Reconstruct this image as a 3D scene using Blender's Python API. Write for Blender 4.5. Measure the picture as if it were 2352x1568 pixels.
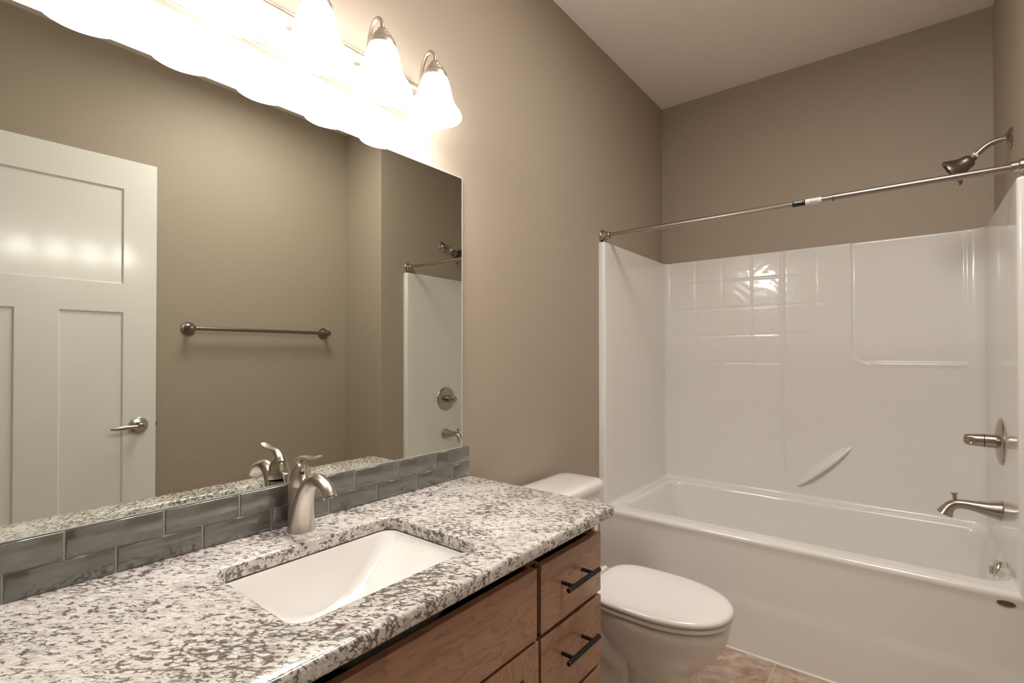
import bpy, bmesh, math, random
from mathutils import Vector, Matrix
from math import sin, cos, pi, radians

S = bpy.context.scene
for _o in list(bpy.data.objects):
    bpy.data.objects.remove(_o)
COL = S.collection

# ---------------------------------------------------------------- camera
cam_data = bpy.data.cameras.new('camera')
cam_data.sensor_fit = 'HORIZONTAL'
cam_data.sensor_width = 36.0
cam_data.lens = 36.0 * 1143.765 / 2352.0
cam_data.shift_y = 20.64 / 2352.0
cam_data.clip_start = 0.01
cam = bpy.data.objects.new('camera', cam_data)
COL.objects.link(cam)
cam.location = (1.2092, 0.0, 1.2389)
cam.rotation_euler = (radians(90.4974), 0, radians(38.3044))
S.camera = cam

# ---------------------------------------------------------------- world, exposure
w = bpy.data.worlds.new('world')
S.world = w
w.use_nodes = True
w.node_tree.nodes['Background'].inputs[0].default_value = (1.0, 0.93, 0.85, 1)
w.node_tree.nodes['Background'].inputs[1].default_value = 0.02
S.view_settings.view_transform = 'Standard'
S.view_settings.look = 'None'
S.view_settings.gamma = 1.0
S.view_settings.use_curve_mapping = False
S.view_settings.exposure = 0.38
LAMP_COLOR = (1.0, 0.98, 0.96)
SHADE_EMIT = 15.0
BULB_EMIT = 8.0
FILL_WATTS = 12.0


# ---------------------------------------------------------------- materials
def mat(name):
    m = bpy.data.materials.new(name)
    m.use_nodes = True
    nt = m.node_tree
    return m, nt, nt.nodes['Principled BSDF']


def plain(name, col, rough=.5, metal=0.0, coat=0.0, spec=.5, bump=None, aniso=0.0, coat_rough=.03):
    m, nt, b = mat(name)
    b.inputs['Base Color'].default_value = (*col, 1)
    b.inputs['Roughness'].default_value = rough
    b.inputs['Metallic'].default_value = metal
    b.inputs['Coat Weight'].default_value = coat
    b.inputs['Coat Roughness'].default_value = coat_rough
    b.inputs['Specular IOR Level'].default_value = spec
    b.inputs['Anisotropic'].default_value = aniso
    if bump:
        scale, strength, dist = bump
        tc = nt.nodes.new('ShaderNodeTexCoord')
        n = nt.nodes.new('ShaderNodeTexNoise')
        n.inputs['Scale'].default_value = scale
        n.inputs['Detail'].default_value = 3
        bp = nt.nodes.new('ShaderNodeBump')
        bp.inputs['Strength'].default_value = strength
        bp.inputs['Distance'].default_value = dist
        nt.links.new(tc.outputs['Object'], n.inputs['Vector'])
        nt.links.new(n.outputs['Fac'], bp.inputs['Height'])
        nt.links.new(bp.outputs['Normal'], b.inputs['Normal'])
    return m


def node(nt, kind, **kw):
    n = nt.nodes.new(kind)
    for k, v in kw.items():
        if k.startswith('i_'):
            n.inputs[k[2:].replace('_', ' ')].default_value = v
        else:
            setattr(n, k, v)
    return n


def ramp(nt, stops, interp='LINEAR'):
    r = nt.nodes.new('ShaderNodeValToRGB')
    r.color_ramp.interpolation = interp
    els = r.color_ramp.elements
    while len(els) < len(stops):
        els.new(0.5)
    for e, (p, c) in zip(els, stops):
        e.position = p
        e.color = (*c, 1)
    return r


def mixc(nt, fac, a, b):
    n = nt.nodes.new('ShaderNodeMix')
    n.data_type = 'RGBA'
    for sock, v in ((0, fac), (6, a), (7, b)):
        if hasattr(v, 'default_value') or hasattr(v, 'links'):
            nt.links.new(v, n.inputs[sock])
        else:
            n.inputs[sock].default_value = v if sock == 0 else (*v, 1)
    return n.outputs[2]


def math_n(nt, op, a, b=None, clamp=False):
    n = nt.nodes.new('ShaderNodeMath')
    n.operation = op
    n.use_clamp = clamp
    for i, v in enumerate((a, b)):
        if v is None:
            continue
        if hasattr(v, 'links'):
            nt.links.new(v, n.inputs[i])
        else:
            n.inputs[i].default_value = v
    return n.outputs[0]


M = {}
M['paint'] = plain('taupe_wall_paint', (.42, .348, .27), .55, spec=.35, bump=(170, .14, .004))
M['ceiling'] = plain('ceiling_texture_paint', (.90, .82, .735), .8, spec=.2, bump=(85, .35, .006))
M['acrylic'] = plain('white_gloss_acrylic', (.86, .835, .79), .22, coat=.6, coat_rough=.04)
M['china'] = plain('white_vitreous_china', (.84, .81, .775), .14, coat=.7, coat_rough=.03)
M['seat'] = plain('white_toilet_seat_plastic', (.83, .80, .76), .2, coat=.3)
M['door_paint'] = plain('semi_gloss_white_door_paint', (.90, .88, .84), .3, spec=.5, coat=1.0, coat_rough=.13, bump=(40, .05, .002))
M['trim_paint'] = plain('white_trim_paint', (.80, .77, .72), .35)
M['nickel'] = plain('brushed_nickel', (.66, .605, .545), .28, metal=1.0)
M['shower_nickel'] = plain('warm_brushed_nickel', (.46, .405, .35), .26, metal=1.0)
M['lamp_nickel'] = plain('satin_nickel_lamp_metal', (.50, .44, .375), .42, metal=1.0)
M['nickel_dark'] = plain('dark_brushed_nickel', (.27, .23, .195), .32, metal=1.0)
M['bronze'] = plain('dark_bronze_pull', (.030, .024, .021), .36, metal=.6)
M['copper'] = plain('worn_copper_edge', (.45, .22, .12), .35, metal=1.0)
M['mirror'] = plain('silvered_mirror', (.74, .765, .70), .0, metal=1.0)
M['mirror_edge'] = plain('polished_glass_edge', (.62, .66, .60), .15, coat=.8)
M['black'] = plain('black_plastic', (.012, .011, .010), .4)
M['gap'] = plain('gap_shade_black', (.010, .007, .005), .8, spec=.1)
M['white_tape'] = plain('white_sealing_tape', (.75, .73, .70), .5)
M['sticker_white'] = plain('white_label_paper', (.78, .76, .74), .45)
M['sticker_black'] = plain('black_label_paper', (.012, .011, .012), .35)
M['red_dot'] = plain('red_enamel', (.20, .022, .016), .25)
M['blue_dot'] = plain('dark_blue_enamel', (.01, .015, .06), .2)
M['grout'] = plain('light_grey_grout', (.48, .45, .40), .8)
M['caulk'] = plain('white_caulk', (.78, .74, .68), .4)


def granite():
    m, nt, b = mat('speckled_white_granite')
    tc = node(nt, 'ShaderNodeTexCoord')
    mp = node(nt, 'ShaderNodeMapping', vector_type='TEXTURE')
    mp.inputs['Rotation'].default_value = (0, 0, radians(38))
    mp.inputs['Scale'].default_value = (2.1, 1.0, 1.15)
    nt.links.new(tc.outputs['Object'], mp.inputs['Vector'])
    warp = node(nt, 'ShaderNodeTexNoise', i_Scale=90.0, i_Detail=4.0)
    nt.links.new(mp.outputs[0], warp.inputs['Vector'])
    vs = node(nt, 'ShaderNodeVectorMath', operation='SCALE')
    vs.inputs['Scale'].default_value = .013
    sub = node(nt, 'ShaderNodeVectorMath', operation='SUBTRACT')
    sub.inputs[1].default_value = (.5, .5, .5)
    nt.links.new(warp.outputs['Color'], sub.inputs[0])
    nt.links.new(sub.outputs[0], vs.inputs[0])
    add = node(nt, 'ShaderNodeVectorMath', operation='ADD')
    nt.links.new(mp.outputs[0], add.inputs[0])
    nt.links.new(vs.outputs[0], add.inputs[1])
    # dark veins along crystal boundaries
    v1 = node(nt, 'ShaderNodeTexVoronoi', feature='DISTANCE_TO_EDGE', i_Scale=128.0)
    nt.links.new(add.outputs[0], v1.inputs['Vector'])
    gate = node(nt, 'ShaderNodeTexNoise', i_Scale=105.0, i_Detail=3.0, i_Roughness=.6)
    nt.links.new(mp.outputs[0], gate.inputs['Vector'])
    big = node(nt, 'ShaderNodeTexNoise', i_Scale=13.0, i_Detail=2.0)
    nt.links.new(mp.outputs[0], big.inputs['Vector'])
    g = math_n(nt, 'ADD', gate.outputs['Fac'], math_n(nt, 'MULTIPLY', math_n(nt, 'SUBTRACT', big.outputs['Fac'], .5), .45))
    width = math_n(nt, 'MULTIPLY', math_n(nt, 'SUBTRACT', g, .478, True), 1.9)
    vein = math_n(nt, 'SUBTRACT', 1.0, math_n(nt, 'DIVIDE', v1.outputs['Distance'], math_n(nt, 'ADD', width, .001)), True)
    vein = math_n(nt, 'POWER', vein, .55, True)
    # white / grey crystals
    v2 = node(nt, 'ShaderNodeTexVoronoi', feature='F1', i_Scale=95.0)
    nt.links.new(add.outputs[0], v2.inputs['Vector'])
    cr = ramp(nt, [(0, (.80, .765, .725)), (.45, (.68, .64, .60)), (.75, (.74, .705, .665)), (1, (.50, .465, .43))])
    sep = node(nt, 'ShaderNodeSeparateColor')
    nt.links.new(v2.outputs['Color'], sep.inputs[0])
    nt.links.new(sep.outputs[0], cr.inputs[0])
    fine = node(nt, 'ShaderNodeTexNoise', i_Scale=240.0, i_Detail=4.0)
    nt.links.new(mp.outputs[0], fine.inputs['Vector'])
    fr = ramp(nt, [(.3, (.66, .63, .60)), (.62, (1, 1, 1))])
    nt.links.new(fine.outputs['Fac'], fr.inputs[0])
    base = nt.nodes.new('ShaderNodeMix')
    base.data_type = 'RGBA'
    base.blend_type = 'MULTIPLY'
    base.inputs[0].default_value = 1.0
    nt.links.new(cr.outputs[0], base.inputs[6])
    nt.links.new(fr.outputs[0], base.inputs[7])
    # vein colour goes from charcoal to burgundy
    vc = node(nt, 'ShaderNodeTexNoise', i_Scale=30.0, i_Detail=1.0)
    nt.links.new(tc.outputs['Object'], vc.inputs['Vector'])
    vcr = ramp(nt, [(.40, (.040, .034, .030)), (.62, (.075, .032, .026))])
    nt.links.new(vc.outputs['Fac'], vcr.inputs[0])
    c1 = mixc(nt, math_n(nt, 'MULTIPLY', vein, .93), base.outputs[2], vcr.outputs[0])
    # garnet spots
    v3 = node(nt, 'ShaderNodeTexVoronoi', feature='F1', i_Scale=60.0)
    nt.links.new(add.outputs[0], v3.inputs['Vector'])
    sep3 = node(nt, 'ShaderNodeSeparateColor')
    nt.links.new(v3.outputs['Color'], sep3.inputs[0])
    spot = math_n(nt, 'MULTIPLY', math_n(nt, 'LESS_THAN', v3.outputs['Distance'], .17),
                  math_n(nt, 'GREATER_THAN', sep3.outputs[1], .80))
    c2 = mixc(nt, math_n(nt, 'MULTIPLY', spot, .8), c1, (.16, .045, .035))
    nt.links.new(c2, b.inputs['Base Color'])
    b.inputs['Roughness'].default_value = .22
    b.inputs['Coat Weight'].default_value = .25
    return m


M['granite'] = granite()


def wood(name, vertical=False):
    m, nt, b = mat(name)
    tc = node(nt, 'ShaderNodeTexCoord')
    mp = node(nt, 'ShaderNodeMapping')
    mp.inputs['Scale'].default_value = (4, 9.0, 2.6) if vertical else (4, 2.2, 9.0)
    nt.links.new(tc.outputs['Object'], mp.inputs['Vector'])
    n1 = node(nt, 'ShaderNodeTexNoise', i_Scale=1.25, i_Detail=3.0, i_Roughness=.5)
    nt.links.new(mp.outputs[0], n1.inputs['Vector'])
    rings = math_n(nt, 'FRACT', math_n(nt, 'MULTIPLY', n1.outputs['Fac'], 11.0))
    rr_ = ramp(nt, [(0, (.42, .235, .145)), (.72, (.34, .18, .108)), (.90, (.20, .095, .055)), (1, (.40, .22, .135))])
    nt.links.new(rings, rr_.inputs[0])
    mp2 = node(nt, 'ShaderNodeMapping')
    mp2.inputs['Scale'].default_value = (60, 420, 12) if vertical else (60, 12, 420)
    nt.links.new(tc.outputs['Object'], mp2.inputs['Vector'])
    n2 = node(nt, 'ShaderNodeTexNoise', i_Scale=1.0, i_Detail=2.0)
    nt.links.new(mp2.outputs[0], n2.inputs['Vector'])
    fr = ramp(nt, [(.25, (.78, .74, .72)), (.7, (1.12, 1.1, 1.08))])
    nt.links.new(n2.outputs['Fac'], fr.inputs[0])
    mx = nt.nodes.new('ShaderNodeMix')
    mx.data_type = 'RGBA'
    mx.blend_type = 'MULTIPLY'
    mx.inputs[0].default_value = 1.0
    nt.links.new(rr_.outputs[0], mx.inputs[6])
    nt.links.new(fr.outputs[0], mx.inputs[7])
    soft = mixc(nt, .45, mx.outputs[2], (.36, .20, .12))
    nt.links.new(soft, b.inputs['Base Color'])
    b.inputs['Roughness'].default_value = .4
    b.inputs['Coat Weight'].default_value = .6
    b.inputs['Coat Roughness'].default_value = .14
    return m


M['wood'] = wood('cherry_stained_wood')
M['wood_v'] = wood('cherry_stained_wood_upright', True)


def glass_tile():
    m, nt, b = mat('grey_green_glass_tile')
    tc = node(nt, 'ShaderNodeTexCoord')
    mp = node(nt, 'ShaderNodeMapping')
    mp.inputs['Scale'].default_value = (1, 1, 2.6)
    nt.links.new(tc.outputs['Object'], mp.inputs['Vector'])
    n1 = node(nt, 'ShaderNodeTexNoise', i_Scale=26.0, i_Detail=4.0, i_Distortion=1.2)
    nt.links.new(mp.outputs[0], n1.inputs['Vector'])
    r = ramp(nt, [(.3, (.090, .091, .078)), (.52, (.098, .098, .083)), (.75, (.106, .106, .090))])
    nt.links.new(n1.outputs['Fac'], r.inputs[0])
    nt.links.new(r.outputs[0], b.inputs['Base Color'])
    b.inputs['Roughness'].default_value = .12
    b.inputs['Specular IOR Level'].default_value = .7
    b.inputs['Coat Weight'].default_value = 1.0
    b.inputs['Coat Roughness'].default_value = .11
    b.inputs['Coat IOR'].default_value = 2.0
    return m


M['glass_tile'] = glass_tile()


def floor_tile():
    m, nt, b = mat('beige_marbled_floor_tile')
    tc = node(nt, 'ShaderNodeTexCoord')
    n1 = node(nt, 'ShaderNodeTexNoise', i_Scale=8.5, i_Detail=7.0, i_Roughness=.6, i_Distortion=1.8)
    nt.links.new(tc.outputs['Object'], n1.inputs['Vector'])
    r = ramp(nt, [(.30, (.30, .195, .135)), (.44, (.45, .315, .235)), (.54, (.56, .43, .335)), (.66, (.66, .56, .46))])
    nt.links.new(n1.outputs['Fac'], r.inputs[0])
    n2 = node(nt, 'ShaderNodeTexNoise', i_Scale=11.0, i_Detail=7.0, i_Distortion=2.5)
    nt.links.new(tc.outputs['Object'], n2.inputs['Vector'])
    vein = ramp(nt, [(.475, (0, 0, 0)), (.50, (1, 1, 1)), (.525, (0, 0, 0))])
    nt.links.new(n2.outputs['Fac'], vein.inputs[0])
    c1 = mixc(nt, math_n(nt, 'MULTIPLY', vein.outputs[0], .45), r.outputs[0], (.30, .185, .125))
    # grout lines
    sep = node(nt, 'ShaderNodeSeparateXYZ')
    nt.links.new(tc.outputs['Object'], sep.inputs[0])

    def line(sock, off, pitch, half):
        f = math_n(nt, 'FRACT', math_n(nt, 'DIVIDE', math_n(nt, 'ADD', sock, off + pitch * 40), pitch))
        d = math_n(nt, 'ABSOLUTE', math_n(nt, 'SUBTRACT', f, .5))
        return math_n(nt, 'LESS_THAN', d, half / pitch)
    gx = line(sep.outputs[0], -.794 + .205, .41, .0032)
    gy = line(sep.outputs[1], -1.86 + .205, .41, .0032)
    g = math_n(nt, 'MAXIMUM', gx, gy)
    c2 = mixc(nt, g, c1, (.56, .50, .42))
    nt.links.new(c2, b.inputs['Base Color'])
    b.inputs['Roughness'].default_value = .34
    bp = node(nt, 'ShaderNodeBump')
    bp.inputs['Strength'].default_value = .35
    bp.inputs['Distance'].default_value = .002
    nt.links.new(math_n(nt, 'SUBTRACT', 1.0, g), bp.inputs['Height'])
    nt.links.new(bp.outputs[0], b.inputs['Normal'])
    return m


M['floor'] = floor_tile()


def emit(name, col, strength, base=(.9, .88, .85)):
    m, nt, b = mat(name)
    b.inputs['Base Color'].default_value = (*base, 1)
    b.inputs['Roughness'].default_value = .3
    b.inputs['Emission Color'].default_value = (*col, 1)
    b.inputs['Emission Strength'].default_value = strength
    return m


M['shade'] = emit('lit_white_glass_shade', LAMP_COLOR, SHADE_EMIT)
M['bulb'] = emit('lit_bulb', LAMP_COLOR, BULB_EMIT)


# ---------------------------------------------------------------- mesh helpers
def box(bm, lo, hi):
    x0, y0, z0 = lo
    x1, y1, z1 = hi
    v = [bm.verts.new(p) for p in ((x0, y0, z0), (x1, y0, z0), (x1, y1, z0), (x0, y1, z0),
                                   (x0, y0, z1), (x1, y0, z1), (x1, y1, z1), (x0, y1, z1))]
    fs = []
    for f in ((3, 2, 1, 0), (4, 5, 6, 7), (0, 1, 5, 4), (1, 2, 6, 5), (2, 3, 7, 6), (3, 0, 4, 7)):
        fs.append(bm.faces.new([v[i] for i in f]))
    return fs


def bridge(bm, rings, closed=True, cap0=False, cap1=False):
    vs = [[bm.verts.new(p) for p in r] for r in rings]
    n = len(vs[0])
    for a, b in zip(vs[:-1], vs[1:]):
        for i in range(n if closed else n - 1):
            j = (i + 1) % n
            bm.faces.new((a[i], a[j], b[j], b[i]))
    if cap0:
        bm.faces.new(list(reversed(vs[0])))
    if cap1:
        bm.faces.new(vs[-1])
    return vs


def frames(pts):
    pts = [Vector(p) for p in pts]
    out = []
    prev = None
    for i, p in enumerate(pts):
        a = pts[max(i - 1, 0)]
        b = pts[min(i + 1, len(pts) - 1)]
        t = (b - a).normalized()
        if prev is None:
            ref = Vector((0, 1, 0)) if abs(t.y) < .9 else Vector((0, 0, 1))
            u = (ref - t * ref.dot(t)).normalized()
        else:
            u = (prev - t * prev.dot(t)).normalized()
        prev = u
        out.append((p, u, t.cross(u)))
    return out


def catmull(pts, k=6):
    """pts: list of tuples of any length; smooth interpolation"""
    out = []
    P = [pts[0]] + list(pts) + [pts[-1]]
    for i in range(1, len(P) - 2):
        p0, p1, p2, p3 = P[i - 1:i + 3]
        for s in range(k):
            t = s / k
            out.append(tuple(.5 * ((2 * b) + (-a + c) * t + (2 * a - 5 * b + 4 * c - d) * t * t + (-a + 3 * b - 3 * c + d) * t ** 3)
                             for a, b, c, d in zip(p0, p1, p2, p3)))
    out.append(tuple(pts[-1]))
    return out


def tube(bm, pts, rad, n=16, cap=True, flat=None):
    """sweep; rad number, list or list of (ru, rv)"""
    fr = frames(pts)
    rings = []
    for i, (p, u, v) in enumerate(fr):
        r = rad[i] if isinstance(rad, (list, tuple)) else rad
        ru, rv = r if isinstance(r, (list, tuple)) else (r, r)
        rings.append([p + u * ru * cos(2 * pi * k / n) + v * rv * sin(2 * pi * k / n) for k in range(n)])
    bridge(bm, rings, True, cap, cap)


def lathe(bm, prof, origin, axis=(0, 0, 1), n=40, cap0=False, cap1=False, squash=(1, 1)):
    """prof: list of (r, h) along axis from origin"""
    ax = Vector(axis).normalized()
    ref = Vector((0, 1, 0)) if abs(ax.y) < .9 else Vector((1, 0, 0))
    u = (ref - ax * ref.dot(ax)).normalized()
    v = ax.cross(u)
    o = Vector(origin)
    rings = [[o + ax * h + u * (max(r, 1e-5) * squash[0] * cos(2 * pi * k / n)) + v * (max(r, 1e-5) * squash[1] * sin(2 * pi * k / n)) for k in range(n)]
             for r, h in prof]
    return bridge(bm, rings, True, cap0, cap1)


def rrect(x0, x1, y0, y1, r, z, k=8):
    """rounded rectangle ring (counter-clockwise), fixed point count 4*(k+1)"""
    r = max(min(r, (x1 - x0) / 2 - 1e-4, (y1 - y0) / 2 - 1e-4), 1e-4)
    pts = []
    for cx, cy, a0 in ((x1 - r, y1 - r, 0), (x0 + r, y1 - r, 90), (x0 + r, y0 + r, 180), (x1 - r, y0 + r, 270)):
        for i in range(k + 1):
            a = radians(a0 + 90 * i / k)
            pts.append((cx + r * cos(a), cy + r * sin(a), z))
    return pts


def sweep_y(bm, prof, y0, y1, cap=True):
    """profile of (x, z) extruded along y"""
    bridge(bm, [[(x, y0, z) for x, z in prof], [(x, y1, z) for x, z in prof]], True, cap, cap)


ORG = {}


def thing(name, label, cat, loc, group=None):
    o = bpy.data.objects.new(name, None)
    o.empty_display_size = .05
    COL.objects.link(o)
    o.location = loc
    ORG[o] = Vector(loc)
    tag(o, label, cat, group)
    return o


def tag(o, label, cat, group=None):
    o['label'] = label
    o['category'] = cat
    if group:
        o['group'] = group
    return o


def obj(name, bm, mats, parent=None, origin=None, smooth=True, bevel=0.0, seg=2, angle=35, subsurf=0, weighted=False, weld=True):
    if weld:
        bmesh.ops.remove_doubles(bm, verts=bm.verts, dist=1e-6)
    bmesh.ops.recalc_face_normals(bm, faces=bm.faces)
    org = ORG[parent] if parent is not None else Vector(origin or (0, 0, 0))
    for v in bm.verts:
        v.co -= org
    me = bpy.data.meshes.new(name)
    bm.to_mesh(me)
    bm.free()
    if not isinstance(mats, (list, tuple)):
        mats = [mats]
    for m in mats:
        me.materials.append(M[m] if isinstance(m, str) else m)
    o = bpy.data.objects.new(name, me)
    COL.objects.link(o)
    if parent is not None:
        o.parent = parent
    else:
        o.location = org
    ORG[o] = org
    if smooth:
        me.polygons.foreach_set('use_smooth', [True] * len(me.polygons))
        me.set_sharp_from_angle(angle=radians(angle))
    if bevel:
        b = o.modifiers.new('bevel', 'BEVEL')
        b.width = bevel
        b.segments = seg
        b.limit_method = 'ANGLE'
        b.angle_limit = radians(40)
        b.harden_normals = True
    if subsurf:
        s = o.modifiers.new('subsurf', 'SUBSURF')
        s.levels = s.render_levels = subsurf
    return o


def struct(name, bm, m, parent=None, **kw):
    o = obj(name, bm, m, parent, **kw)
    if parent is None:
        o['kind'] = 'structure'
    return o


def new():
    return bmesh.new()


# ================================================================ THE ROOM
H = 2.80
XR = 1.925          # right wall of the room
XT = 1.524          # right wall of the tub alcove
YB = 3.072          # back wall
YF = -1.05          # front wall (behind the camera)
YJ = 2.04           # where the alcove jog starts

bm = new(); box(bm, (-.12, YF - .12, -.1), (3.22, YB + .12, 0)); struct('floor', bm, 'floor', smooth=False)
bm = new(); box(bm, (-.12, YF - .12, H), (3.22, YB + .12, H + .1)); struct('ceiling', bm, 'ceiling', smooth=False)
bm = new(); box(bm, (-.12, YF, 0), (0, YB, H)); struct('wall_left', bm, 'paint', smooth=False)
bm = new(); box(bm, (-.12, YB, 0), (XR + .12, YB + .12, H)); struct('wall_back', bm, 'paint', smooth=False)
bm = new(); box(bm, (-.12, YF - .12, 0), (XR + .12, YF, H)); struct('wall_front', bm, 'paint', smooth=False)
DY0, DY1, DH = -.945, -.02, 2.225
bm = new()
box(bm, (XR, YF, 0), (XR + .12, DY0, H))
box(bm, (XR, DY0, DH), (XR + .12, DY1, H))
box(bm, (XR, DY1, 0), (XR + .12, YJ, H))
struct('wall_right', bm, 'paint', smooth=False)
bm = new(); box(bm, (XT, YJ, 0), (XR + .12, YB, H)); struct('wall_right_alcove', bm, 'paint', smooth=False, bevel=.006)
# the hall beyond the doorway
bm = new(); box(bm, (3.1, YF - .12, 0), (3.22, .6, H)); struct('wall_hall', bm, 'paint', smooth=False)
bm = new(); box(bm, (XR + .12, .5, 0), (3.1, .6, H)); struct('wall_hall_end', bm, 'paint', smooth=False)
bm = new(); box(bm, (XR + .12, YF - .12, 0), (3.1, YF, H)); struct('wall_hall_side', bm, 'paint', smooth=False)

# baseboards and door casing
def baseboard(name, lo, hi):
    bm = new(); box(bm, lo, hi); struct(name, bm, 'trim_paint', smooth=False, bevel=.004)
baseboard('baseboard_left', (0, 1.262, 0), (.014, 2.232, .085))
baseboard('baseboard_right', (XR - .014, .07, 0), (XR, YJ - .016, .085))
baseboard('baseboard_jog', (XT + .004, YJ - .014, 0), (XR - .002, YJ, .085))
baseboard('baseboard_front', (.01, YF, 0), (XR - .016, YF + .014, .085))
bm = new()
box(bm, (XR - .016, DY1, 0), (XR, DY1 + .062, DH + .062))
box(bm, (XR - .016, DY0 - .062, 0), (XR, DY0, DH + .062))
box(bm, (XR - .016, DY0, DH), (XR, DY1, DH + .062))
struct('trim_1', bm, 'trim_paint', smooth=False, bevel=.003)

# ---------------------------------------------------------------- door, swung back against the right wall
def make_door():
    hx, hy = 1.835, -.018            # front face at the hinge edge
    lx, ly = 1.800, .867             # front face at the latch edge
    W = math.hypot(lx - hx, ly - hy)
    T, Z0, Z1 = .035, .012, 2.198
    ang = math.atan2(-(lx - hx), ly - hy)     # turn about z of the +y axis
    bm = new()
    # front face grid with three recessed panels; local frame u along width, z up, d depth (into door)
    st = .135
    pans = [(st, W - st, 1.585, 2.053), (st, W / 2 - .0715, .24, 1.447), (W / 2 + .0715, W - st, .24, 1.447)]
    us = sorted({0, W} | {p[0] for p in pans} | {p[1] for p in pans})
    zs = sorted({Z0, Z1} | {p[2] for p in pans} | {p[3] for p in pans})
    V = {}

    def vert(u, d, z):
        k = (round(u, 5), round(d, 5), round(z, 5))
        if k not in V:
            V[k] = bm.verts.new((d, u, z))
        return V[k]

    def quad(*c):
        bm.faces.new([vert(*q) for q in c])
    for d, rec in ((0, 1), (T, -1)):
        for i in range(len(us) - 1):
            for j in range(len(zs) - 1):
                cu, cz = (us[i] + us[i + 1]) / 2, (zs[j] + zs[j + 1]) / 2
                if any(p[0] < cu < p[1] and p[2] < cz < p[3] for p in pans):
                    continue
                quad((us[i], d, zs[j]), (us[i + 1], d, zs[j]), (us[i + 1], d, zs[j + 1]), (us[i], d, zs[j + 1]))
        for u0, u1, z0, z1 in pans:
            # split the outline where the grid has vertices
            e, dd = .007, d + rec * .009
            ul = [u for u in us if u0 <= u <= u1]
            zl = [z for z in zs if z0 <= z <= z1]
            ring = [(u, z0) for u in ul] + [(u1, z) for z in zl[1:]] + [(u, z1) for u in reversed(ul[:-1])] + [(u0, z) for z in reversed(zl[1:-1])]

            def ins(u, z):
                return (min(max(u, u0 + e), u1 - e), min(max(z, z0 + e), z1 - e))
            n = len(ring)
            for a in range(n):
                p, q = ring[a], ring[(a + 1) % n]
                pi_, qi = ins(*p), ins(*q)
                if pi_ == qi:
                    continue
                quad((p[0], d, p[1]), (q[0], d, q[1]), (qi[0], dd, qi[1]), (pi_[0], dd, pi_[1]))
            seen = []
            for p in ring:
                c = ins(*p)
                if c not in seen:
                    seen.append(c)
            bm.faces.new([vert(u, dd, z) for u, z in seen])
    for i in range(len(us) - 1):
        for z in (Z0, Z1):
            quad((us[i], 0, z), (us[i + 1], 0, z), (us[i + 1], T, z), (us[i], T, z))
    for j in range(len(zs) - 1):
        for u in (0, W):
            quad((u, 0, zs[j]), (u, 0, zs[j + 1]), (u, T, zs[j + 1]), (u, T, zs[j]))
    R = Matrix.Translation((hx, hy, 0)) @ Matrix.Rotation(ang, 4, 'Z')
    bm.transform(R)
    d = struct('door_1', bm, 'door_paint', origin=(hx, hy, 0), angle=20)
    # lever handle in local frame, then turned
    hu, hz = W - .072, .888
    bm = new()
    for side in (-1, 1):
        base = 0 if side < 0 else T
        lathe(bm, [(.0, 0), (.0405, 0), (.041, .004), (.038, .008), (.021, .012), (.018, .014), (.0165, .016), (.0165, .020)],
              (base, hu, hz), (side, 0, 0), 40)
    bm.transform(R)
    rose = obj('rosette', bm, 'nickel', d)
    bm = new()
    for side in (-1, 1):
        base = 0 if side < 0 else T
        lathe(bm, [(.010, .018), (.010, .034), (.0145, .038), (.0155, .046), (.0145, .056), (.011, .059), (.0105, .057), (.0, .0565)],
              (base, hu, hz), (side, 0, 0), 32)
        pts = catmull([(base + side * .047, hu - .006, hz), (base + side * .048, hu - .045, hz - .003), (base + side * .050, hu - .085, hz - .004), (base + side * .044, hu - .118, hz - .004)], 5)
        tube(bm, pts, [(.0055 + .005 * sin(pi * i / (len(pts) - 1)), .0045) for i in range(len(pts))], 14)
    bm.transform(R)
    obj('handle', bm, 'nickel', d)
    bm = new()
    box(bm, (T * .32, W - .004, hz - .028), (T * .68, W + .0008, hz + .028))
    box(bm, (T * .36, W, hz - .009), (T * .62, W + .0095, hz + .009))
    bm.transform(R)
    obj('latch', bm, 'nickel_dark', d, smooth=False, bevel=.001)
    for z in (.25, 1.1, 1.98):
        bm = new()
        box(bm, (T + .0005, -.004, z - .045), (XR - hx - .0005, .0, z + .045))
        tube(bm, [(T + .035, -.006, z - .048), (T + .035, -.006, z + .048)], .006, 12)
        bm.transform(R)
        obj('hinge', bm, 'nickel', d, smooth=True)


make_door()

# ================================================================ MIRROR
MY0, MY1, MZ0, MZ1 = -.22, 1.2454, .9200, 1.8512
bm = new()
fs = box(bm, (.0005, MY0, MZ0), (.0065, MY1, MZ1))
for i, f in enumerate(fs):
    f.material_index = 0 if i == 3 else 1       # +x face is the silvered face
bmesh.ops.recalc_face_normals(bm, faces=bm.faces)
mir = obj('wall_mirror', bm, ['mirror', 'mirror_edge'], origin=(0, .5, MZ0), smooth=False)
tag(mir, 'large frameless wall mirror above the tile backsplash', 'mirror')
bm = new()
e = .0028
for lo, hi in (((.0066, MY1 - e, MZ0), (.0071, MY1, MZ1)), ((.0066, MY0, MZ0), (.0071, MY0 + e, MZ1)),
               ((.0066, MY0 + e, MZ1 - e), (.0071, MY1 - e, MZ1)), ((.0066, MY0 + e, MZ0), (.0071, MY1 - e, MZ0 + e))):
    box(bm, lo, hi)
obj('polished_edge', bm, 'mirror_edge', mir, smooth=False)
for p in mir.data.polygons:
    p.material_index = 0 if p.normal.x > .9 else 1

# ================================================================ VANITY
CT = .8171          # counter top
CB = .785           # counter underside
VY0, VY1 = -.235, 1.2825


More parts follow.
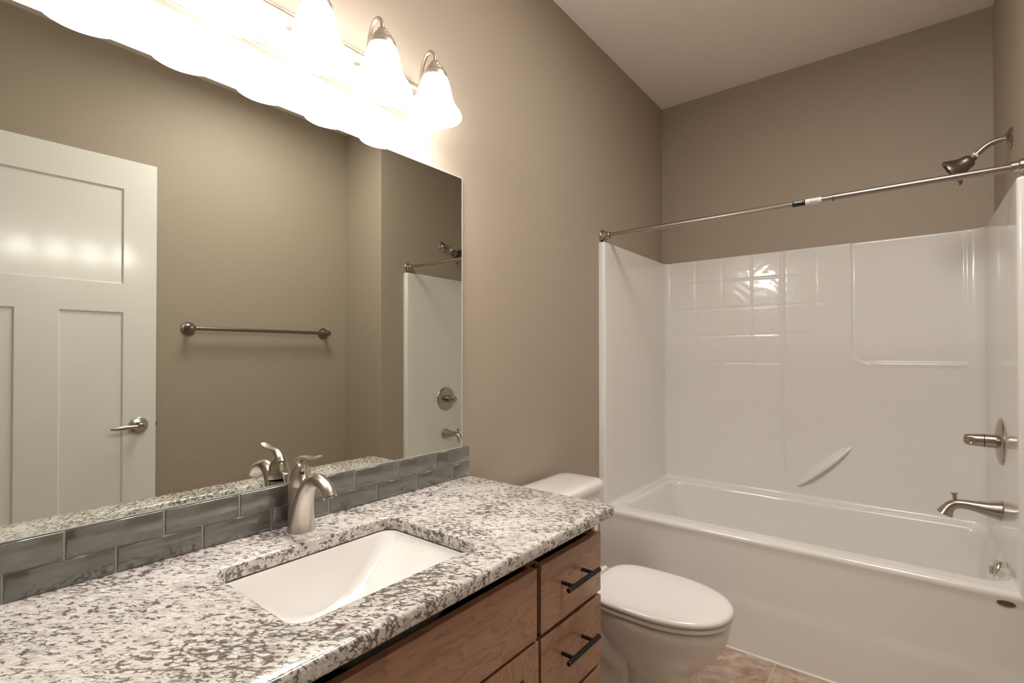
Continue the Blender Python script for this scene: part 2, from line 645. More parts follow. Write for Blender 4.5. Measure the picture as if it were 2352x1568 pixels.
def make_counter():
    bm = new()
    X0, X1 = .0005, .565
    cx0, cx1, cy0, cy1 = .147, .463, .4, .829
    k = 8
    rt = .009        # edge rounding
    # outer rings (top surface outer, rounded front and right edge, bottom)

    def outer(dx, z):
        return rrect(X0, X1 - dx, VY0, VY1 - dx, .006, z, k)

    def inner(d, z):
        return rrect(cx0 - d, cx1 + d, cy0 - d, cy1 + d, .032 + d, z, k)
    rings = [inner(.004, CB), inner(0, CB + .003), inner(0, CT - .004), inner(.0012, CT - .0012), inner(.004, CT)]
    rings += [outer(rt, CT)]
    for a in (30, 60, 90):
        rings.append(outer(rt - rt * sin(radians(a)), CT - rt + rt * cos(radians(a))))
    for a in (0, 30, 60, 90):
        rings.append(outer(.006 - .006 * cos(radians(a)), CB + .006 - .006 * sin(radians(a))))
    rings.append(inner(.004, CB))
    bridge(bm, rings)
    o = obj('granite_countertop', bm, 'granite', origin=(.28, .5, CB), angle=60)
    tag(o, 'white granite countertop with dark flecks on the wood vanity', 'countertop')


make_counter()


def make_sink():
    root = thing('undermount_sink', 'white rectangular undermount sink set in the granite counter', 'sink', (.305, .6145, .64))
    cx0, cx1, cy0, cy1 = .149, .461, .402, .827
    zt = CB - .0005
    bm = new()
    prof = [(-.020, -.03, -.03, -.020, .05, zt - .0005), (0, 0, 0, 0, .03, zt - .0003), (.003, .004, .003, .003, .03, zt - .006)]
    # inset of back (x0), right/left ends (y), front (x1); trough with sloping ends
    for t in (.12, .3, .5, .7, .85, .94, .985, 1.0):
        e = t ** 1.0
        depth = .118 * (1 - (1 - t) ** 1.6)
        prof.append((.004 + .022 * t, .004 + .155 * t, .004 + .155 * t, .004 + .025 * t, .03 + .02 * t, zt - .006 - depth))
    rings = []
    for bx, l, r, f, rad, z in prof:
        rings.append(rrect(cx0 + bx, cx1 - f, cy0 + l, cy1 - r, rad, z, 8))
    rings.append(rrect(cx0 + .06, cx1 - .06, cy0 + .175, cy1 - .175, .05, zt - .130, 8))
    rings.append(rrect(.305 - .021, .305 + .021, .6145 - .021, .6145 + .021, .0209, zt - .132, 8))
    bridge(bm, rings)
    basin = obj('basin', bm, 'china', root, angle=50)
    sd = basin.modifiers.new('solid', 'SOLIDIFY'); sd.thickness = .006; sd.offset = -1
    bm = new()
    lathe(bm, [(.0, -.004), (.012, -.004), (.016, 0), (.0225, .0015), (.0235, .0), (.0225, -.006), (.019, -.02)], (.305, .6145, zt - .131), n=32)
    obj('drain', bm, 'nickel', root)
    bm = new()
    lathe(bm, [(.0075, .0), (.0095, .0022), (.0125, .0018), (.013, -.001)], (cx1 - .0125, .6145, zt - .035), (-1, 0, .15), n=28)
    obj('overflow_ring', bm, 'nickel', root)
    return root


make_sink()


def make_cabinet():
    root = thing('vanity_cabinet', 'cherry-stained vanity cabinet with black bar pulls under the granite', 'cabinet', (.27, .5, 0))
    y0, y1 = -.225, 1.2465
    bm = new()
    t = .018
    box(bm, (.001, y1 - t, 0), (.52, y1, CB - .0005))
    box(bm, (.001, y0, 0), (.52, y0 + t, CB - .0005))
    box(bm, (.001, y0 + t, .10), (.50, y1 - t, .118))
    box(bm, (.44, y0 + t, 0), (.455, y1 - t, .10))
    # face frame
    box(bm, (.488, y0 + t, .748), (.508, y1 - t, CB - .0005))
    box(bm, (.5, y0 + t, .10), (.52, y1 - t, .135))
    for ya, yb in ((.93, .97), (.258, .298), (y1 - .04, y1 - t), (y0 + t, y0 + .04)):
        box(bm, (.5, ya, .135), (.52, yb, .748))
    box(bm, (.5, .298, .555), (.52, .93, .60))
    for ya, yb in ((.97, y1 - .04), (y0 + .04, .258)):
        for zc in (.579, .382):
            box(bm, (.5, ya, zc - .02), (.52, yb, zc + .02))
    body = obj('carcass', bm, 'wood_v', root, smooth=False)
    # thin black strips over the face frame paint in the shade between fronts
    bm = new()
    box(bm, (.5201, .938, .11), (.5206, .960, .7475))
    box(bm, (.5201, .268, .11), (.5206, .290, .7475))
    box(bm, (.5201, .29, .565), (.5206, .938, .592))
    for ya, yb in ((.960, y1 - .002), (y0 + .002, .268)):
        for zc in (.579, .382):
            box(bm, (.5201, ya, zc - .012), (.5206, yb, zc + .012))
    obj('gap_shadow_strip', bm, 'gap', root, smooth=False)

    def pull(parent, yc, z, half=.075):
        bm = new()
        tube(bm, [(.5755, yc - half, z), (.5755, yc + half, z)], .0062, 20)
        for s in (-1, 1):
            tube(bm, [(.5402, yc + s * .048, z), (.572, yc + s * .048, z)], .0048, 14)
        h = obj('handle', bm, 'bronze', parent, angle=40)
        for s in (-1, 1):
            bm = new()
            lathe(bm, [(.0050, .0), (.0063, .0), (.0064, .0016), (.0056, .0018), (.0050, .0012)], (.5755, yc + s * (half - .0005), z), (0, s, 0), 24)
            e = obj('end_ring', bm, 'copper', h)
            e['label'] = 'copper worn ring on the end of the pull'

    def slab(name, ya, yb, za, zb, m):
        bm = new()
        box(bm, (.5208, ya, za), (.540, yb, zb))
        return obj(name, bm, m, root, smooth=True, bevel=.0016)
    for ya, yb in ((.957, y1), (y0, .271)):
        for za, zb in ((.585, .746), (.388, .573), (.125, .376)):
            dr = slab('drawer', ya, yb, za, zb, 'wood')
            pull(dr, (ya + yb) / 2 - (.006 if ya > .5 else 0), za + (.091 if zb > .7 else .114))
    slab('false_front', .287, .941, .585, .746, 'wood')

    def shaker(ya, yb, hinge_right):
        za, zb, s = .125, .576, .057
        bm = new()
        box(bm, (.5208, ya, za), (.540, ya + s, zb))
        box(bm, (.5208, yb - s, za), (.540, yb, zb))
        box(bm, (.5208, ya + s, za), (.540, yb - s, za + s))
        box(bm, (.5208, ya + s, zb - s), (.540, yb - s, zb))
        dr = obj('door', bm, 'wood_v', root, smooth=False)
        bm = new()
        box(bm, (.5215, ya + s - .004, za + s - .004), (.5275, yb - s + .004, zb - s + .004))
        obj('door_panel', bm, 'wood_v', dr, smooth=False)
        yp = ya + s / 2 if hinge_right else yb - s / 2
        bm = new()
        tube(bm, [(.5755, yp, zb - .20), (.5755, yp, zb - .05)], .0062, 20)
        for z in (zb - .173, zb - .077):
            tube(bm, [(.5402, yp, z), (.572, yp, z)], .0048, 14)
        obj('handle', bm, 'bronze', dr)
    shaker(.6175, .946, True)
    shaker(.282, .6105, False)


make_cabinet()


# ---------------------------------------------------------------- tile backsplash
def make_backsplash():
    bm = new()
    top = [.208, .363, .511, .665, .816, .968, 1.120]
    bot = [.129, .284, .435, .584, .737, .889, 1.042, 1.198]
    y0, y1 = -.225, 1.277
    rows = [([-.21 + .055] + [.0555] + top, .8695, .9185), ([-.175, -.024] + bot, .8190, .8665)]
    rows[0] = ([-.097, .0555] + top, .8695, .9190)
    g = .0017
    for joints, za, zb in rows:
        ys = [y0] + joints + [y1]
        for a, b in zip(ys[:-1], ys[1:]):
            a2 = a + (g if a != y0 else 0)
            b2 = b - (g if b != y1 else 0)
            r = .0022
            rings = []
            for x, ins in ((.0012, 0), (.0098, 0), (.0112, r * .3), (.012, r)):
                rings.append([(x, a2 + ins, za + ins), (x, b2 - ins, za + ins), (x, b2 - ins, zb - ins), (x, a2 + ins, zb - ins)])
            bridge(bm, rings, True, False, True)
    o = obj('tile_backsplash', bm, 'glass_tile', origin=(0, .5, CT), angle=50)
    tag(o, 'two rows of grey glass subway tile behind the faucet', 'backsplash')
    bm = new()
    box(bm, (.0005, y0, CT + .0003), (.0088, y1 - .0005, .9186))
    obj('grout', bm, 'grout', o, smooth=False)


make_backsplash()


# ---------------------------------------------------------------- faucet
def make_faucet():
    bx, by, bz = .062, .630, CT
    root = thing('sink_faucet', 'brushed nickel single-lever faucet behind the sink', 'faucet', (bx, by, bz))
    bm = new()
    lathe(bm, [(.0, 0), (.0275, 0), (.0275, .004), (.0262, .03), (.0258, .06), (.0258, .1035), (.0252, .1045), (.0, .1045)], (bx - .006, by, bz + .0004), n=40)
    obj('body', bm, 'nickel', root)
    bm = new()
    pts = catmull([(bx + .002, by, bz + .0005, .0320, .0325), (bx + .004, by, bz + .02, .0298, .030), (bx + .010, by, bz + .055, .0245, .0265), (bx + .022, by, bz + .090, .0195, .0225),
                   (bx + .042, by, bz + .118, .0165, .0195), (bx + .068, by, bz + .1305, .0150, .0180), (bx + .096, by, bz + .1265, .0142, .0172), (bx + .116, by, bz + .116, .0140, .0168), (bx + .1265, by, bz + .1005, .0140, .0166)], 6)
    tube(bm, [p[:3] for p in pts], [(p[4], p[3]) for p in pts], 32)
    sp = obj('spout', bm, 'nickel', root, angle=50)
    e = pts[-1]
    bm = new()
    d = (Vector(pts[-1][:3]) - Vector(pts[-3][:3])).normalized()
    lathe(bm, [(.0, .0), (.0105, .0), (.0115, .0015), (.0115, -.004)], Vector(e[:3]) + d * .0005, d, 24)
    obj('aerator', bm, 'nickel_dark', sp)
    # handle: dome with a paddle lever rising forward
    bm = new()
    tilt = Matrix.Translation((bx - .006, by, bz + .106)) @ Matrix.Rotation(radians(7), 4, 'Y')
    lathe(bm, [(.0, 0), (.0255, 0), (.0262, .002), (.0262, .012), (.0250, .022), (.0225, .033), (.0180, .044), (.0120, .052), (.0065, .0565), (.0, .058)], (0, 0, .002), n=40)
    bm.transform(tilt)
    lv = catmull([(bx - .012, by, bz + .150, .0165, .014), (bx - .006, by, bz + .163, .0130, .0105), (bx + .008, by, bz + .1735, .0105, .0070), (bx + .030, by, bz + .1775, .0105, .0048),
                  (bx + .052, by, bz + .1790, .0120, .0036), (bx + .070, by, bz + .1835, .0125, .0030), (bx + .080, by, bz + .1875, .0085, .0022)], 6)
    tube(bm, [p[:3] for p in lv], [(p[3], p[4]) for p in lv], 22)
    h = obj('handle', bm, 'nickel', root, angle=60)
    for nm, m, s in (('hot_mark', 'red_dot', -1), ('cold_mark', 'blue_dot', 1)):
        bm = new()
        a = radians(-27 if s < 0 else -14)
        c = Vector((bx - .0015 + .0222 * cos(a), by + .0222 * sin(a), bz + .1405))
        lathe(bm, [(.0, .0022), (.0024, .0017), (.0034, .0003), (.0034, -.006)], c, (cos(a), sin(a), .42), 18, squash=(.75, 1.25))
        o = obj(nm, bm, m, h)
        o['label'] = 'small red hot-water mark' if s < 0 else 'small dark blue cold-water mark'
    bm = new()
    lathe(bm, [(.0028, .0), (.0028, .098), (.0050, .104), (.0085, .122), (.0090, .1245), (.0075, .126), (.0, .1262)], (.0235, by, bz + .0005), n=20, cap0=True)
    obj('lift_rod', bm, 'nickel', root)


make_faucet()


# ================================================================ VANITY LIGHT
def make_light():
    ys = [1.005, .817, .629, .441, .253]
    root = thing('vanity_light', 'five-bell brushed nickel vanity light above the mirror', 'wall light', (0, .605, 2.03))
    bm = new()
    prof = [(.0006, 1.968), (.010, 1.968), (.012, 1.970), (.012, 1.974), (.016, 1.976), (.018, 1.979), (.018, 1.983), (.0225, 1.985), (.0245, 1.988), (.0245, 1.991),
            (.028, 1.994), (.030, 2.000), (.0255, 2.004), (.0235, 2.015), (.0235, 2.045), (.0255, 2.058), (.031, 2.062), (.032, 2.069), (.030, 2.074),
            (.0245, 2.076), (.0245, 2.080), (.018, 2.082), (.018, 2.086), (.012, 2.088), (.010, 2.092), (.0006, 2.092)]
    sweep_y(bm, prof, .231, 1.027)
    obj('backplate', bm, 'lamp_nickel', root, angle=25)
    LX = .127
    for y in ys:
        bm = new()
        lathe(bm, [(.0, .014), (.008, .014), (.010, .011), (.017, .007), (.021, .0)], (.0232, y, 2.032), (1, 0, 0), 28)
        pts = catmull([(.030, y, 2.032), (.043, y, 2.028), (.055, y, 2.037), (.064, y, 2.070), (.073, y, 2.108), (.089, y, 2.134), (.107, y, 2.138), (.122, y, 2.125), (LX, y, 2.098)], 6)
        tube(bm, pts, .0054, 14)
        obj('arm', bm, 'lamp_nickel', root, angle=50)
        bm = new()
        lathe(bm, [(.0, .050), (.010, .050), (.0135, .046), (.0165, .040), (.0170, .036), (.0225, .033), (.0255, .028), (.0262, .024), (.0305, .020), (.0345, .012), (.0362, .004), (.0362, .0), (.0335, .0)],
              (LX, y, 2.052), n=36)
        obj('shade_cap', bm, 'lamp_nickel', root, angle=30)
        bm = new()
        pr = [(.0325, .122), (.0345, .119), (.0380, .110), (.0425, .096), (.0462, .082), (.0490, .068), (.0520, .055), (.0565, .042), (.0635, .029), (.0715, .018), (.0765, .009), (.0782, .002), (.0770, .0),
              (.0755, .002), (.0740, .009), (.0690, .018), (.0610, .029), (.0540, .042), (.0495, .055), (.0465, .068), (.0437, .082), (.0400, .096), (.0355, .110), (.0320, .119), (.0300, .122)]
        lathe(bm, pr, (LX, y, 1.937), n=56)
        sh = obj('shade', bm, 'shade', root, angle=60)
        bm = new()
        lathe(bm, [(.0, .0), (.010, .002), (.020, .009), (.0255, .020), (.0265, .030), (.0235, .042), (.0165, .055), (.013, .066), (.013, .090), (.0, .090)], (LX, y, 1.965), n=28)
        obj('bulb', bm, 'bulb', sh, angle=60)


make_light()


def make_fill_light():  # unseen fill lamp, added to even out the room's brightness
    x, y = 1.15, 1.3
    root = thing('added_fill_light', 'added round fill light on the ceiling, out of view', 'fill light', (x, y, H))
    bm = new()
    lathe(bm, [(.0, .001), (.315, .001), (.335, .004), (.340, .012), (.332, .024), (.312, .026)], (x, y, H), (0, 0, -1), 48)
    obj('trim_ring', bm, 'trim_paint', root)
    bm = new()
    lathe(bm, [(.311, .022), (.300, .033), (.22, .041), (.11, .045), (.0, .046)], (x, y, H), (0, 0, -1), 48)
    obj('diffuser', bm, emit('lit_fill_diffuser', LAMP_COLOR, 6.0), root)
    ld = bpy.data.lights.new('fill_lamp', 'AREA')
    ld.shape = 'DISK'
    ld.size = .60
    ld.energy = FILL_WATTS
    ld.color = (1.0, .95, .88)
    lo = bpy.data.objects.new('fill_lamp', ld)
    COL.objects.link(lo)
    lo.parent = root
    lo.location = (0, 0, -.052)


make_fill_light()


# ================================================================ TUB AND SURROUND
def smooth(a, b, x):
    t = min(max((x - a) / (b - a), 0), 1)
    return t * t * (3 - 2 * t)


def gauss(d, w):
    return math.exp(-(d / w) ** 2)


RIM = .480
PX0, PX1, PY = .034, 1.490, 3.040       # inner faces of the surround


def make_tub():
    root = thing('bathtub_shower_unit', 'white alcove bathtub with moulded wall surround at the far end', 'bathtub', (.762, 2.235, 0))
    bm = new()
    k = 10
    E = .0008

    def out(y0, z, r=.002):
        return rrect(E, XT - E, y0, YB - E, r, z, k)
    rings = [out(2.235, .0006), out(2.235, .18), out(2.2355, .196), out(2.2370, .210), out(2.2388, .224), out(2.2393, .240), out(2.2393, .40), out(2.2390, .425), out(2.2385, .445), out(2.2352, .456), out(2.2345, .463),
             out(2.2362, .470), out(2.241, .4765), out(2.250, .4798), out(2.262, .4805)]

    def op(x0, x1, y0, y1, r, z):
        return rrect(x0, x1, y0, y1, r, z, k)
    rings += [op(.066, 1.4895, 2.308, 3.004, .085, .4805), op(.078, 1.4893, 2.322, 2.996, .08, .4795), op(.086, 1.489, 2.331, 2.990, .078, .4765), op(.092, 1.487, 2.337, 2.986, .076, .471),
              op(.097, 1.483, 2.3415, 2.983, .075, .460), op(.112, 1.469, 2.347, 2.978, .08, .42), op(.158, 1.455, 2.360, 2.967, .10, .31), op(.212, 1.440, 2.376, 2.953, .11, .19),
              op(.245, 1.425, 2.390, 2.940, .12, .13), op(.280, 1.405, 2.412, 2.920, .13, .095), op(.33, 1.375, 2.445, 2.890, .14, .078), op(.45, 1.29, 2.52, 2.81, .10, .070)]
    bridge(bm, rings, True, True, True)
    obj('tub', bm, 'acrylic', root, angle=40)

    # wall surround: one U-shaped sheet swept from flange to flange
    path = []       # (x, y, nx, ny, seg)

    def arc(cx, cy, r, a0, a1, n, sg):
        for i in range(n + 1):
            a = radians(a0 + (a1 - a0) * i / n)
            path.append((cx + r * cos(a), cy + r * sin(a), cos(a) * sg, sin(a) * sg, 0))
    yf = 2.2350
    path.append((.0008, yf, 0, -1, 0)); path.append((.012, yf, 0, -1, 0))
    arc(PX0 - .014, yf + .014, .014, 270, 360, 6, 1)
    for i in range(1, 12):
        path.append((PX0, yf + .014 + (PY - .03 - yf - .014) * i / 12, 1, 0, 0))
    arc(PX0 + .03, PY - .03, .03, 180, 90, 8, -1)
    xa, xb = PX0 + .03, PX1 - .055
    nx = 360
    for i in range(1, nx):
        path.append((xa + (xb - xa) * i / nx, PY, 0, -1, 1))
    arc(PX1 - .055, PY - .055, .055, 90, 0, 10, -1)
    for i in range(1, 12):
        path.append((PX1, PY - .055 - (PY - .055 - yf - .014) * i / 12, -1, 0, 0))
    arc(PX1 + .014, yf + .014, .014, 180, 270, 6, 1)
    path.append((XT - .012, yf, 0, -1, 0)); path.append((XT - .0008, yf, 0, -1, 0))

    zt = 1.8055
    rows = []       # (z, offset along n)
    for a in range(0, 91, 15):
        rows.append((RIM + .0005 + .02 - .02 * cos(radians(90 - a)) if False else RIM + .0005 + .02 * (1 - cos(radians(a))), .02 * (1 - sin(radians(a)))))
    nz = 264
    z0 = rows[-1][0]
    for i in range(1, nz + 1):
        rows.append((z0 + (zt - .008 - z0) * i / nz, 0))
    rows += [(zt - .004, -.0006), (zt - .0015, -.0022), (zt, -.005), (zt, -.014), (zt, -.0325)]
    rnd = random.Random(4)
    ph = [rnd.uniform(0, 6.28) for _ in range(8)]
    TX = [.061 + .1562 * i for i in range(7)]
    TZ = [1.668 - .1580 * i for i in range(8)]

    def feature(x, z):
        """displacement of the back panel towards the room"""
        d = 0.0
        tile = smooth(.545, .575, z) * (1 - smooth(.995, 1.003, x))
        if tile > 0:
            g = 0.0
            for tx in TX[1:6]:
                if abs(tx - .686) > .01:
                    g = max(g, gauss(x - tx, .0042))
            for tz in TZ:
                if abs(z - tz) < .03:
                    g = max(g, gauss(z - tz, .0042) * smooth(.065, .10, x) * (1 - .6 * smooth(.68, .69, x)))
            d -= .0019 * g * tile * (.45 + .55 * smooth(1.0, 1.3, z))
            # hand-pressed unevenness of the tile faces
            wv = sin(x * 61 + ph[0] + 2.0 * sin(z * 23 + ph[1])) * sin(z * 83 + ph[2] + 1.7 * sin(x * 37 + ph[3])) * .00018
            wv += sin(x * 190 + ph[4] + 2.2 * sin(z * 90 + ph[6])) * sin(z * 210 + ph[5] + 2 * sin(x * 120)) * .00006
            d += wv * tile * (1 - g) * smooth(.9, 1.3, z)
        # full-height bead
        xb_ = .686 + .012 * smooth(.72, .56, z) if z < .72 else .686
        d -= .0085 * gauss(x - xb_, .0075) * smooth(.552, .60, z)
        # raised soap-shelf field: upper right field set back behind a curved step
        r = .075
        x1, zs_ = .998, 1.203
        # signed distance to the rounded corner field x > x1, z > zs_
        qx, qz = x1 + r - x, zs_ + r - z
        sd = math.hypot(max(qx, 0), max(qz, 0)) - r if (qx > 0 or qz > 0) else max(qx, qz) - r
        inside = smooth(.004, -.004, sd)
        d -= .007 * inside
        d -= .0035 * gauss(sd, .006) * (1 - smooth(1.08, 1.10, x) * .6)
        d += .004 * gauss(sd - .012, .010) * smooth(1.03, 1.12, x)
        return d
    bm = new()
    grid = []
    for z, off in rows:
        r = []
        for x, y, nx_, ny_, sg in path:
            o = off
            if sg:
                fade = smooth(PX0 + .03, PX0 + .05, x) * smooth(PX1 - .055, PX1 - .075, x)
                o += feature(x, z) * fade if off > -.004 else 0
            if off > 0:
                o *= 1 - max(0.0, -nx_)
            px, py = x + nx_ * o, y + ny_ * o
            if off > 0 and y < yf + .03:
                px, py = x, y           # no cove on the flanges
            zz = .452 if (off > 0 and y < yf + .03 and z < RIM + .001) else z
            r.append(bm.verts.new((min(max(px, .0008), XT - .0008), min(py, YB - .0008), zz)))
        grid.append(r)
    for a, b in zip(grid[:-1], grid[1:]):
        for i in range(len(a) - 1):
            bm.faces.new((a[i], a[i + 1], b[i + 1], b[i]))
    foot = [bm.verts.new((min(max(x - nx_ * .0325, .0008), XT - .0008), min(y - ny_ * .0325, YB - .0008), rows[0][0])) for x, y, nx_, ny_, sg in path]
    ring = grid + [foot]
    for a, b in ((foot, grid[0]), (grid[-1], foot)):
        for i in range(len(a) - 1):
            bm.faces.new((a[i], a[i + 1], b[i + 1], b[i]))
    for e in (0, -1):
        bm.faces.new([r[e] for r in ring])
    s = obj('wall_surround', bm, 'acrylic', root, angle=50, weld=False)

    # moulded slanted grab handle on the back panel
    bm = new()
    A, B = Vector((.748, 0, .540)), Vector((.992, 0, .775))
    n = 26
    rings = []
    ax = (B - A).normalized()
    nrm = Vector((-ax.z, 0, ax.x))
    for i in range(n + 1):
        t = i / n
        c = A.lerp(B, t)
        e = max(sin(pi * t), 0) ** .55
        hw, out_ = .005 + .021 * e, .003 + .046 * e
        ring = []
        for j in range(13):
            a = pi * j / 12
            q = c + nrm * (hw * cos(a)) + nrm * .004 * e
            ring.append((q.x, PY + .004 - out_ * sin(a) ** .7 * (.62 - .38 * cos(a)), q.z - .004 * e * sin(a)))
        rings.append(ring)
    bridge(bm, rings, False)
    obj('grab_handle', bm, 'acrylic', root, angle=60)
    # overflow cover
    bm = new()
    c = Vector((1.4735, 2.60, .437))
    lathe(bm, [(.0, .010), (.018, .010), (.026, .008), (.031, .004), (.0325, -.002)], c, (-1, 0, .14), 36)
    box(bm, (c.x - .020, c.y - .005, c.z - .022), (c.x - .009, c.y + .005, c.z + .006))
    obj('overflow_cover', bm, 'nickel', root, angle=50)
    # oval maker's badge with its lettering
    bm = new()
    bc = Vector((1.458, 2.2372, .4425))
    lathe(bm, [(.0, .0014), (.88, .0014), (1.0, .0008), (1.0, -.003)], bc, (0, -1, 0), 48)
    for v in bm.verts:
        v.co.x = bc.x + (v.co.x - bc.x) * .0225
        v.co.z = bc.z + (v.co.z - bc.z) * .0095
    bad = obj('badge', bm, 'nickel_dark', root, angle=50)
    bad['label'] = 'small silver oval maker badge'
    cu = bpy.data.curves.new('badge_text', 'FONT')
    cu.body = 'MAAX'
    cu.size = .0112
    cu.align_x = 'CENTER'
    cu.align_y = 'CENTER'
    cu.extrude = .0004
    cu.offset = 0.0
    tmp = bpy.data.objects.new('badge_text', cu)
    COL.objects.link(tmp)
    bpy.context.view_layer.update()
    me = bpy.data.meshes.new_from_object(tmp.evaluated_get(bpy.context.evaluated_depsgraph_get()))
    bpy.data.objects.remove(tmp)
    bm = new(); bm.from_mesh(me)
    bm.transform(Matrix.Translation(bc + Vector((0, -.0016, 0))) @ Matrix.Rotation(radians(90), 4, 'X'))
    obj('lettering', bm, 'black', bad, smooth=False)
    # caulk bead at the floor
    bm = new()
    prof = [(2.2355, .0004), (2.229, .0004), (2.2305, .004), (2.2355, .008)]
    bridge(bm, [[(.004, y, z) for y, z in prof], [(1.52, y, z) for y, z in prof]], True, True, True)
    obj('caulk_bead', bm, 'caulk', root, smooth=False)
    return root


make_tub()


# ---------------------------------------------------------------- shower fittings
def make_rod():
    y, zl, zr = 2.272, 1.842, 1.846
    root = thing('shower_curtain_rod', 'brushed nickel tension rod across the tub opening', 'curtain rod', (.762, y, 1.84))

    def P(x):
        return (x, y, zl + (zr - zl) * x / XT)
    bm = new(); tube(bm, [P(.02), P(1.0)], .0110, 24); r1 = obj('outer_tube', bm, 'shower_nickel', root)
    bm = new(); tube(bm, [P(.99), P(1.505)], .0128, 24); obj('inner_tube', bm, 'shower_nickel', root)
    bm = new(); tube(bm, [P(.990), P(.998)], .0137, 24); obj('joint_ring', bm, 'nickel_dark', root)
    for x, s in ((.0008, 1), (XT - .0008, -1)):
        bm = new()
        lathe(bm, [(.0, .0), (.031, .0), (.0315, .004), (.0290, .007), (.0280, .012), (.0240, .014), (.0225, .022), (.0190, .025), (.0180, .042), (.0165, .044), (.012, .044)], (x, y, P(x)[2]), (s, 0, 0), 36)
        obj('end_flange', bm, 'shower_nickel', root, angle=30)
    # paper label wrapped half round the tube
    def wrap(x0, x1, a0, a1, r, name, m, parent):
        bm = new()
        n = 14
        rings = []
        for x in (x0, x1):
            c = Vector(P(x))
            rings.append([c + Vector((0, -r * cos(radians(a0 + (a1 - a0) * i / n)), r * sin(radians(a0 + (a1 - a0) * i / n)))) for i in range(n + 1)])
        bridge(bm, rings, False)
        return obj(name, bm, m, parent)
    bl = wrap(.856, .901, -100, 75, .01135, 'label_end', 'sticker_black', root)
    bl['label'] = 'black printed end of the rod label'
    wl = wrap(.901, .956, -100, 75, .01135, 'label_sheet', 'sticker_white', root)
    wl['label'] = 'white printed part of the rod label'
    bm = new()

    def dash(x0, x1, a0, a1, r=.0115):
        c0, c1 = Vector(P(x0)), Vector(P(x1))
        o = [Vector((0, -r * cos(radians(a)), r * sin(radians(a)))) for a in (a0, a1)]
        bm.faces.new([bm.verts.new(p) for p in (c0 + o[0], c1 + o[0], c1 + o[1], c0 + o[1])])
    rnd = random.Random(2)
    for a, wa, x0, x1 in ((22, 14, .860, .896), (3, 8, .864, .890)):
        x = x0
        while x < x1:
            wd = rnd.uniform(.002, .0042)
            dash(x, min(x + wd, x1), a, a + wa)
            x += wd + rnd.uniform(.0005, .0011)
    obj('print', bm, 'sticker_white', bl, smooth=False)
    bm = new()
    for a, wa, x0, x1 in ((42, 5, .922, .944), (14, 2, .905, .950), (2, 2, .905, .950), (-28, 10, .918, .942)):
        x = x0
        while x < x1:
            wd = rnd.uniform(.002, .006)
            dash(x, min(x + wd, x1), a, a + wa)
            x += wd + rnd.uniform(.001, .003)
    obj('print', bm, 'sticker_black', wl, smooth=False)


make_rod()


def make_shower_head():
    y = 2.60
    root = thing('shower_fixture', 'brushed nickel shower head on a bent arm above the surround', 'shower head', (XT, y, 2.045))
    bm = new()
    lathe(bm, [(.0, .0), (.036, .0), (.0365, .003), (.034, .006), (.022, .012), (.0165, .017), (.0145, .022), (.011, .023)], (XT - .0006, y, 2.047), (-1, 0, 0), 40)
    obj('wall_flange', bm, 'shower_nickel', root, angle=40)
    pts = catmull([(1.515, y, 2.047), (1.490, y, 2.0455), (1.468, y, 2.040), (1.450, y, 2.029), (1.436, y, 2.016), (1.420, y, 2.000)], 6)
    bm = new(); tube(bm, pts, .0105, 20); obj('arm', bm, 'shower_nickel', root)
    d = Vector((-.70, 0, -.71)).normalized()
    c = Vector((1.424, y, 2.004))
    bm = new(); lathe(bm, [(.0108, -.006), (.0125, -.005), (.0125, .003), (.0108, .004)], c, d, 24)
    o = obj('thread_tape', bm, 'white_tape', root); o['label'] = 'white thread tape'
    bm = new(); lathe(bm, [(.0105, .004), (.0135, .005), (.0135, .022), (.011, .024), (.0, .024)], c, d, 8)
    obj('swivel_nut', bm, 'nickel_dark', root, angle=30)
    dh = Vector((-.86, .16, -.51)).normalized()
    c2 = c + d * .020
    bm = new()
    lathe(bm, [(.0, -.010), (.013, -.008), (.022, -.002), (.0255, .006), (.0265, .014), (.0300, .026), (.0370, .038), (.0455, .050), (.0500, .058), (.0510, .064), (.0490, .067), (.0, .064)], c2, dh, 48)
    hd = obj('shower_head', bm, 'nickel_dark', root, angle=40)
    # spray face with nozzles and three finger tabs
    u = Vector((0, 1, 0)); u = (u - dh * u.dot(dh)).normalized(); v = dh.cross(u)
    bm = new()
    lathe(bm, [(.0, .0), (.040, .0), (.0465, -.001), (.0475, -.004)], c2 + dh * .0695, dh, 40)
    for rr_, n in ((.012, 8), (.024, 14), (.036, 20)):
        for i in range(n):
            a = 2 * pi * i / n
            lathe(bm, [(.0017, -.001), (.0015, .0022), (.0, .0026)], c2 + dh * .0695 + u * rr_ * cos(a) + v * rr_ * sin(a), dh, 8)
    obj('spray_face', bm, 'black', hd, angle=40)
    for a in (95, 215, 335):
        a = radians(a)
        rad = u * cos(a) + v * sin(a)
        tan = dh.cross(rad)
        p0 = c2 + dh * .058 + rad * .044
        bm = new()
        tube(bm, [p0, p0 + rad * .010 + dh * .006, p0 + rad * .017 + dh * .013], [(.010, .006), (.0085, .005), (.004, .003)], 12)
        obj('finger_tab', bm, 'nickel_dark', hd)


make_shower_head()


